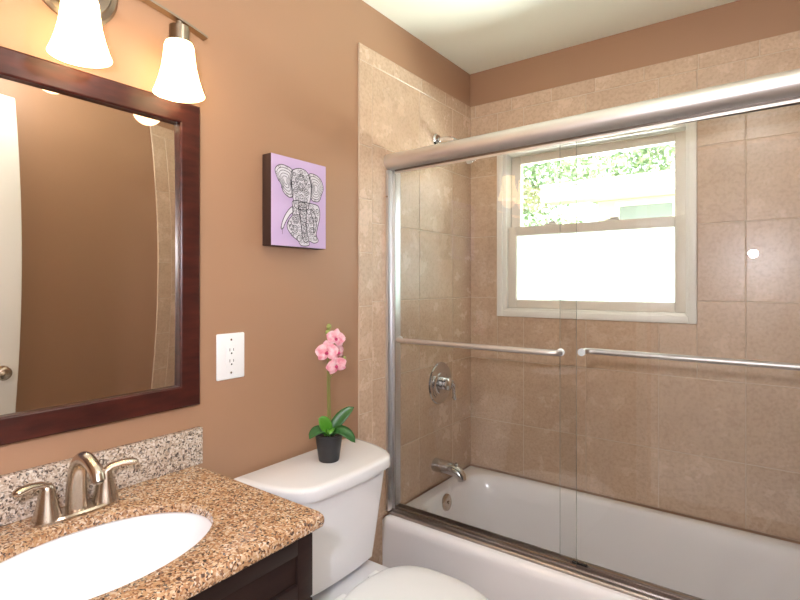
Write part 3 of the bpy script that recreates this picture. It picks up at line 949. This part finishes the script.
for k in (0.82, 0.64, 0.45, 0.26):
    ribbon(ik, scaled(ear_l, k), 0.0016, LI, True); ribbon(ik, scaled(ear_r, k), 0.0016, LI, True)
for k in (0.88,): ribbon(ik, scaled(trunk, k), 0.001, LI, True)
for k in range(9):
    v = 0.53 + k * 0.042
    ribbon(ik, [(0.47 + 0.012 * k, v), (0.54 + 0.009 * k, v + 0.015), (0.605 + 0.004 * k, v)], 0.0015, LI)
for u, v, r in ((0.515, 0.20, 0.045), (0.515, 0.20, 0.025), (0.515, 0.31, 0.05), (0.515, 0.31, 0.03), (0.42, 0.36, 0.04), (0.61, 0.36, 0.04), (0.42, 0.36, 0.02), (0.61, 0.36, 0.02), (0.44, 0.24, 0.03), (0.60, 0.24, 0.03),
                (0.44, 0.45, 0.03), (0.60, 0.45, 0.03), (0.52, 0.42, 0.03), (0.42, 0.68, 0.06), (0.42, 0.68, 0.04), (0.42, 0.68, 0.02), (0.40, 0.80, 0.055), (0.40, 0.80, 0.03), (0.70, 0.68, 0.045), (0.70, 0.68, 0.025), (0.72, 0.80, 0.05), (0.72, 0.80, 0.028), (0.56, 0.86, 0.03), (0.31, 0.74, 0.03), (0.46, 0.60, 0.04), (0.66, 0.58, 0.04), (0.74, 0.56, 0.03), (0.80, 0.66, 0.028), (0.62, 0.74, 0.03), (0.36, 0.86, 0.025), (0.39, 0.18, 0.025), (0.64, 0.18, 0.025), (0.37, 0.28, 0.022), (0.66, 0.28, 0.022), (0.515, 0.14, 0.025), (0.78, 0.88, 0.03), (0.48, 0.90, 0.04), (0.34, 0.78, 0.035), (0.82, 0.56, 0.03)):
    ribbon(ik, circ(u, v, r), 0.0016, LI, True)
for i in range(12):
    a = 2 * PI * i / 12
    ribbon(ik, circ(0.515 + 0.085 * math.cos(a), 0.26 + 0.085 * math.sin(a), 0.018, 8), 0.0013, LI, True)
for i in range(9):
    for base in (ear_l, ear_r):
        p = scaled(base, 0.91)[int(i * len(base) / 9)]
        ribbon(ik, circ(p[0], p[1], 0.016, 8), 0.0013, LI, True)
for k in range(4):
    ribbon(ik, [(0.165 + 0.006 * k, 0.79 + 0.02 * k), (0.185, 0.81 + 0.02 * k)], 0.0012, LI)


def inside(shape, p):
    c = False
    for i in range(len(shape)):
        a, b_ = shape[i], shape[i - 1]
        if (a[1] > p[1]) != (b_[1] > p[1]) and p[0] < (b_[0] - a[0]) * (p[1] - a[1]) / (b_[1] - a[1]) + a[0]: c = not c
    return c


for shape, dens in ((body, 0.052), (head, 0.055), (trunk, 0.05)):
    sh2 = scaled(shape, 0.9)
    for iu in range(4, 19):
        for iv in range(2, 24):
            p = (iu * dens + (iv % 2) * dens / 2, iv * dens * 0.82)
            if inside(sh2, p):
                ribbon(ik, circ(p[0], p[1], dens * 0.30, 8), 0.0011, LI, True)
ik.obj('ink_lines', M['ink'], pc, smooth=0)

# ------------------------------------------------------------------ toilet
TCY = 1.152
to = thing('toilet', 'white two-piece toilet between the vanity and the bathtub', 'toilet', (0.35, TCY, 0))


def rr_plan(x0, x1, hw_back, hw_front, rf, rb, bow, n=10):
    """plan outline: straight back on x0, sides widening to the front, bowed front"""
    pts = []

    def arc(cx, cy, r, a0, a1):
        for i in range(n + 1):
            a = a0 + (a1 - a0) * i / n
            pts.append((cx + r * math.cos(a), cy + r * math.sin(a)))
    arc(x0 + rb, -hw_back + rb, rb, 1.5 * PI, PI)     # back left, clockwise
    arc(x0 + rb, hw_back - rb, rb, PI, 0.5 * PI)
    arc(x1 - rf, hw_front - rf, rf, 0.5 * PI, 0)
    for i in range(1, n):
        t = i / n
        y = (hw_front - rf) * (1 - 2 * t)
        pts.append((x1 + bow * (1 - (1 - 2 * t) ** 2), y))
    arc(x1 - rf, -hw_front + rf, rf, 0, -0.5 * PI)
    return pts


def ringz(pl_, z, cy=TCY):
    return [(p[0], cy + p[1], z) for p in pl_]


def d_plan(x0, x1, hw, yc, bow, n=14):
    """tank outline: straight back, sides swept forward to a blunt front corner, slightly bowed front"""
    pts = []
    for i in range(n + 1):
        a = PI / 2 * i / n
        pts.append((x0 + (x1 - x0) * math.sin(a), yc + (hw - yc) * math.cos(a)))
    for i in range(1, n):
        t = 1 - 2 * i / n
        pts.append((x1 + bow * (1 - t * t), yc * t))
    for i in range(n + 1):
        a = PI / 2 * (1 - i / n)
        pts.append((x0 + (x1 - x0) * math.sin(a), -yc - (hw - yc) * math.cos(a)))
    return pts


tk = MB()
tk.loft([ringz(d_plan(0.040, 0.205, 0.165, 0.120, 0.006), 0.4405), ringz(d_plan(0.032, 0.216, 0.176, 0.132, 0.008), 0.452), ringz(d_plan(0.028, 0.230, 0.208, 0.148, 0.008), 0.60),
         ringz(d_plan(0.024, 0.242, 0.236, 0.162, 0.008), 0.744)])
tk.obj('tank', M['porcelain'], to, smooth=40)
lid = MB()
LP = lambda d: d_plan(0.016 + d * 0.3, 0.268 - d, 0.256 - d, 0.152 - d * 0.5, 0.010)
lid.loft([ringz(LP(0.010), 0.7442), ringz(LP(0.002), 0.746), ringz(LP(0.0), 0.752), ringz(LP(0.0), 0.772), ringz(LP(0.002), 0.778), ringz(LP(0.007), 0.7815), ringz(LP(0.022), 0.783)])
lid.obj('tank_lid', M['porcelain'], to, smooth=40)


def egg(x0, x1, hw, n=56, back=0.55):
    """egg outline: blunt at the back (x0), rounder at the front (x1)"""
    out = []
    xm = x0 + (x1 - x0) * 0.45
    for i in range(n):
        a = 2 * PI * i / n
        c, s_ = math.cos(a), math.sin(a)
        if c >= 0:
            out.append((xm + (x1 - xm) * c, hw * s_))
        else:
            e_ = 2 / 3.2
            out.append((xm + (xm - x0) * -(abs(c) ** e_), hw * math.copysign(abs(s_) ** (2 / 2.4), s_)))
    return out


bw_ = MB()
bw_.loft([ringz(egg(0.20, 0.56, 0.12), 0.0), ringz(egg(0.19, 0.57, 0.122), 0.03), ringz(egg(0.22, 0.55, 0.105), 0.12), ringz(egg(0.22, 0.60, 0.125), 0.22),
          ringz(egg(0.24, 0.68, 0.165), 0.33), ringz(egg(0.245, 0.715, 0.18), 0.38), ringz(egg(0.245, 0.72, 0.182), 0.41), ringz(egg(0.25, 0.712, 0.176), 0.418)])
bw_.obj('bowl', M['porcelain'], to, smooth=50)
MB().loft([ringz(rr_plan(0.06, 0.30, 0.10, 0.12, 0.02, 0.02, 0), 0.25), ringz(rr_plan(0.05, 0.32, 0.155, 0.16, 0.03, 0.03, 0), 0.37), ringz(rr_plan(0.045, 0.33, 0.16, 0.165, 0.03, 0.03, 0), 0.41), ringz(rr_plan(0.05, 0.325, 0.155, 0.16, 0.03, 0.03, 0), 0.4205)]).obj('deck', M['porcelain'], to, smooth=50)
st = MB()
so_r, si_r = egg(0.285, 0.730, 0.190), egg(0.345, 0.66, 0.12)
st.loft([ringz(so_r, 0.4212), ringz(so_r, 0.434), ringz(si_r, 0.434), ringz(si_r, 0.4212), ringz(so_r, 0.4212)], False, False)
st.obj('seat', M['plastic_white'], to, smooth=50)
ld = MB()
EG = lambda d: egg(0.282 + d, 0.734 - d, 0.193 - d)
ld.loft([ringz(EG(0.004), 0.4355), ringz(EG(0), 0.439), ringz(EG(0.0), 0.447), ringz(EG(0.004), 0.453), ringz(EG(0.014), 0.457), ringz(EG(0.05), 0.460), ringz(EG(0.11), 0.462)])
ld.obj('seat_lid', M['plastic_white'], to, smooth=50)
for s_ in (-1, 1):
    MB().box((0.262, TCY + s_ * 0.075 - 0.022, 0.421), (0.290, TCY + s_ * 0.075 + 0.022, 0.444), 0.008, 3).obj('seat_hinge', M['plastic_white'], to)
# supply valve and hose at the wall
MB().tube(bez((0.064, 1.445, 0.215), (0.064, 1.46, 0.36), (0.078, 1.42, 0.44), (0.08, 1.375, 0.385), 12) + bez((0.08, 1.375, 0.385), (0.083, 1.345, 0.345), (0.085, 1.32, 0.37), (0.09, 1.305, 0.4402), 8)[1:], 0.006, 10).obj('supply_hose', M['hose'], to)
sv = thing('supply_valve', 'small metal water supply valve low on the wall behind the toilet', 'valve', (0.0, 1.445, 0.2))
vb = MB().lathe([(0.026, 0.0), (0.026, 0.004), (0.01, 0.01), (0.01, 0.05), (0.013, 0.052), (0.013, 0.075), (0, 0.076)], (0.009, 1.445, 0.20), 'X', 20)
vb.obj('valve_body', M['chrome'], sv)
MB().lathe([(0.0, 0.0), (0.006, 0.0), (0.006, 0.012), (0.016, 0.014), (0.016, 0.022), (0, 0.024)], (0.072, 1.455, 0.20), 'Y', 20).obj('valve_knob', M['chrome_dull'], sv)

# ------------------------------------------------------------------ orchid on the tank
OX, OY, OZ = 0.133, 1.173, 0.7832
oc = thing('potted_orchid', 'pink orchid in a small black pot on the toilet tank', 'plant', (OX, OY, OZ))
MB().lathe([(0.0, 0), (0.031, 0), (0.0325, 0.003), (0.0435, 0.080), (0.045, 0.081), (0.045, 0.086), (0.0415, 0.086), (0.037, 0.074), (0.0, 0.074)], (OX, OY, OZ), n=36).obj('pot', M['pot'], oc)
MB().lathe([(0.0368, 0.0745), (0.02, 0.079), (0, 0.080)], (OX, OY, OZ), n=24).obj('soil', M['soil'], oc)
# frame towards the camera: r = right in the picture, f = towards the viewer
fd = Vector((1.28 - OX, -OY, 0)).normalized()
rt = Vector((-fd.y, fd.x, 0))
O0 = Vector((OX, OY, OZ))
P3 = lambda r_, z, f_=0.0: O0 + rt * (0.95 * r_) + fd * f_ + Vector((0, 0, 0.955 * z))
stem = [P3(0.000, 0.075, 0.0), P3(-0.002, 0.16, 0.004), P3(-0.004, 0.26, 0.006), P3(-0.004, 0.33, 0.004), P3(0.0, 0.385, -0.004), P3(0.004, 0.415, -0.008), P3(0.0, 0.436, -0.010)]
MB().tube(stem, [0.0042, 0.004, 0.0035, 0.003, 0.0026, 0.0022, 0.002], 10).obj('stem', M['stem'], oc)
MB().tube([P3(0.006, 0.075, -0.004), P3(0.004, 0.16, 0.0), P3(0.002, 0.25, 0.003), P3(0.003, 0.30, 0.0)], 0.0025, 8).tube([P3(0.0, 0.27, 0.004), P3(0.014, 0.29, 0.012), P3(0.04, 0.318, 0.012), P3(0.052, 0.335, 0.006)], 0.0016, 8).obj('support_stick', M['stem'], oc)
for (r_, z, s_) in ((0.0, 0.445, 0.0085), (-0.003, 0.425, 0.0095), (0.006, 0.412, 0.009), (0.052, 0.338, 0.006), (0.046, 0.330, 0.006)):
    MB().lathe([(0, -s_ * 1.3), (s_ * 0.7, -s_ * 0.8), (s_, 0), (s_ * 0.75, s_ * 0.9), (0, s_ * 1.4)], P3(r_, z, -0.006), n=14).obj('bud', M['bud'], oc)


def leaf(name, pts, width, m_, droop_n=(0, 0, 1)):
    """blade along a centre line with a shallow V section"""
    nP = len(pts); Vv = []; Fc = []
    for i, p in enumerate(pts):
        t_ = i / (nP - 1)
        tn = (Vector(pts[min(i + 1, nP - 1)]) - Vector(pts[max(i - 1, 0)])).normalized()
        sd = tn.cross(Vector(droop_n)).normalized()
        nn = sd.cross(tn).normalized()
        w = width * (0.35 + 0.65 * math.sin(PI * min(1, t_ * 0.62 + 0.2))) * (1 if t_ < 0.6 else math.sqrt(max(0.0, 1 - ((t_ - 0.6) / 0.4) ** 2)) + 0.02)
        for q in (-1, -0.5, 0, 0.5, 1):
            Vv.append(Vector(p) + sd * w * q + nn * (abs(q) * w * 0.28))
    for i in range(nP - 1):
        for q in range(4):
            Fc.append((i * 5 + q, i * 5 + q + 1, (i + 1) * 5 + q + 1, (i + 1) * 5 + q))
    o = MB().add(Vv, Fc).obj(name, m_, oc, smooth=60)
    so2 = o.modifiers.new('thickness', 'SOLIDIFY'); so2.thickness = 0.0016; so2.offset = 0
    return o


def lpts(a, b_, c, d, n=10): return bez(tuple(a), tuple(b_), tuple(c), tuple(d), n)


leaf('leaf', lpts(P3(0.004, 0.085), P3(0.016, 0.115, -0.005), P3(0.045, 0.15, -0.01), P3(0.085, 0.172, -0.012)), 0.019, M['leaf_dark'], tuple(fd * 0.8 + Vector((0, 0, 0.6))))
leaf('leaf', lpts(P3(-0.004, 0.085), P3(-0.02, 0.112, 0.012), P3(-0.045, 0.112, 0.02), P3(-0.064, 0.082, 0.03)), 0.018, M['leaf_dark'], tuple(fd * 0.5 + Vector((0, 0, 0.85))))
leaf('leaf', lpts(P3(0.006, 0.085), P3(0.03, 0.118, 0.02), P3(0.06, 0.10, 0.03), P3(0.086, 0.066, 0.036)), 0.019, M['leaf_dark'], tuple(fd * 0.5 + Vector((0, 0, 0.85))))
leaf('leaf', lpts(P3(0.0, 0.085, 0.004), P3(-0.006, 0.12, 0.012), P3(-0.018, 0.14, 0.02), P3(-0.034, 0.146, 0.022)), 0.019, M['leaf_light'], tuple(fd * 0.95 + Vector((0, 0, 0.3))))
leaf('leaf', lpts(P3(0.0, 0.085, 0.006), P3(0.004, 0.11, 0.02), P3(0.006, 0.118, 0.034), P3(0.004, 0.10, 0.05)), 0.013, M['leaf_light'], tuple(fd * 0.6 + Vector((0, 0, 0.8))))


def flower(pos, size, yaw, pitch, roll):
    # local: z = facing direction
    f_ = (Matrix.Rotation(yaw, 3, 'Z') @ fd)
    f_ = (f_ * math.cos(pitch) + Vector((0, 0, 1)) * math.sin(pitch)).normalized()
    u_ = Vector((0, 0, 1)); u_ = (u_ - f_ * u_.dot(f_)).normalized(); s_ = u_.cross(f_)
    mb = MB()

    def petal(ang, ln, wd, cup):
        V = []; nL, nW = 7, 5
        for i in range(nL):
            t_ = i / (nL - 1)
            w = wd * math.sin(PI * (0.08 + 0.9 * t_) ** 0.8) ** 0.75
            for k in range(nW):
                q = -1 + 2 * k / (nW - 1)
                rr = ln * (0.06 + 0.94 * t_); ww = w * q
                h = cup * (t_ ** 2) * ln + 0.18 * wd * (q * q) - 0.12 * ln * t_
                ca, sa_ = math.cos(ang + roll), math.sin(ang + roll)
                V.append(pos + s_ * (ca * rr - sa_ * ww) + u_ * (sa_ * rr + ca * ww) + f_ * h)
        mb.add(V, [(i * nW + k, i * nW + k + 1, (i + 1) * nW + k + 1, (i + 1) * nW + k) for i in range(nL - 1) for k in range(nW - 1)])
    for ang, ln, wd in ((PI / 2, 1.0, 0.42), (PI / 2 + 2.2, 1.0, 0.40), (PI / 2 - 2.2, 1.0, 0.40), (0.15, 1.05, 0.62), (PI - 0.15, 1.05, 0.62)):
        petal(ang, size * ln, size * wd, 0.12)
    o = mb.obj('flower', M['petal'], oc, smooth=60, recalc=False)
    so2 = o.modifiers.new('thickness', 'SOLIDIFY'); so2.thickness = 0.001; so2.offset = 0
    lp = MB().lathe([(0, -0.2 * size), (0.13 * size, -0.1 * size), (0.16 * size, 0.05 * size), (0.10 * size, 0.2 * size), (0, 0.27 * size)], n=12)
    q_ = f_.to_track_quat('Z', 'Y').to_matrix().to_4x4()
    lp.xform(Matrix.Translation(pos + f_ * 0.12 * size - u_ * 0.12 * size) @ q_)
    lp.obj('flower_lip', M['lip'], o)
    return o


flower(P3(-0.006, 0.365, 0.020), 0.0366, -0.25, 0.05, 0.1)
flower(P3(0.022, 0.408, 0.004), 0.0317, 0.35, 0.15, -0.25)
flower(P3(0.024, 0.320, 0.020), 0.0329, 0.30, -0.15, 0.3)
flower(P3(0.030, 0.360, -0.008), 0.0268, 0.9, 0.0, 0.2)

# ------------------------------------------------------------------ outside the window
struct(MB().box((-16, YB + 0.3, -0.6), (12, 30, -0.5)).obj('ground', M['lawn'], smooth=0))
HY = 9.0
hs = thing('neighbour_house', 'pale neighbouring house with white eave seen through the upper window pane', 'house', (1.5, HY, -0.5))
MB().box((-1.15, HY, -0.5), (6.0, HY + 6, 2.75)).obj('house_wall', M['house_wall'], hs, smooth=0)
rf = MB()
ez0, ez1 = 2.74, 2.99
rf.box((-1.95, HY - 0.55, ez0), (6.4, HY - 0.45, ez1), 0.01)
rf.box((-1.95, HY - 0.45, ez0 + 0.02), (6.4, HY + 0.02, ez0 + 0.06))
rf.obj('fascia', M['house_white'], hs)
MB().add([(-1.95, HY - 0.6, ez1), (6.4, HY - 0.6, ez1), (6.4, HY + 3, ez1 + 0.16), (-1.95, HY + 3, ez1 + 0.16), (-1.95, HY - 0.6, ez1 + 0.04), (6.4, HY - 0.6, ez1 + 0.04), (6.4, HY + 3, ez1 + 0.2), (-1.95, HY + 3, ez1 + 0.2)],
         [(0, 1, 2, 3), (4, 7, 6, 5), (0, 4, 5, 1), (1, 5, 6, 2), (2, 6, 7, 3), (3, 7, 4, 0)]).obj('roof', M['house_roof'], hs, smooth=0)
hw = frame_mb(-0.86, 0.06, 1.5, 2.70, 0.07, HY - 0.06, HY - 0.001, 0.004).obj('house_window', M['house_white'], hs)
MB().box((-0.80, HY - 0.03, 1.56), (0.0, HY - 0.02, 2.64)).obj('pane', M['house_glass'], hw, smooth=0)


def tree(label, x, y, z0, crown, n_leaf, lsz, seed, trunk_r=0.12):
    rnd = random.Random(seed)
    t = thing('tree' if z0 < 0 and trunk_r > 0.06 else 'shrub', label, 'tree' if trunk_r > 0.06 else 'shrub', (x, y, -0.5), )
    cz = crown[0][2]
    MB().tube([(x, y, -0.5), (x + 0.05, y, cz * 0.4), (x - 0.03, y + 0.05, cz)], [trunk_r, trunk_r * 0.8, trunk_r * 0.4], 10).obj('trunk', M['bark'], t)
    mb = MB()
    for (cx, cy, czz, r_) in crown:
        for i in range(n_leaf):
            v = Vector((rnd.gauss(0, 1), rnd.gauss(0, 1), rnd.gauss(0, 1))).normalized() * r_ * rnd.uniform(0.55, 1.05)
            c = Vector((x + cx + v.x, y + cy + v.y, czz + v.z * 0.85))
            a = Vector((rnd.gauss(0, 1), rnd.gauss(0, 1), rnd.gauss(0, 1))).normalized()
            b_ = a.cross(Vector((rnd.gauss(0, 1), rnd.gauss(0, 1), rnd.gauss(0, 1)))).normalized()
            s_ = lsz * rnd.uniform(0.7, 1.3)
            mb.add([c - a * s_, c + b_ * s_ * 0.45 - a * 0.1 * s_, c + a * s_, c - b_ * s_ * 0.45 - a * 0.1 * s_], [(0, 1, 2, 3)])
    mb.obj('foliage', M['foliage'], t, smooth=0, recalc=False)
    return t


tree('tall leafy tree left of the pale neighbouring house', -4.2, 11.5, -0.5, [(0, 0, 4.1, 1.7), (-1.4, 0.3, 3.6, 1.4), (1.3, 0.2, 4.3, 1.3), (0, 0, 2.6, 1.5)], 2200, 0.085, 3)
tree('leafy tree rising behind the roof of the neighbouring house', -0.6, 16.5, -0.5, [(0, 0, 6.2, 2.1), (-2.2, 0, 5.6, 1.8), (2.2, 0, 6.0, 1.8), (3.8, 0, 5.8, 1.6)], 2200, 0.11, 5)
tree('low green shrub in front of the tall tree outside the window', -2.3, 8.2, -0.5, [(0, 0, 1.9, 0.75), (-0.9, 0, 1.8, 0.8), (0.7, 0.1, 1.9, 0.7), (-1.8, 0.2, 1.9, 0.8), (0, 0, 1.0, 0.9)], 2000, 0.05, 9, 0.05)
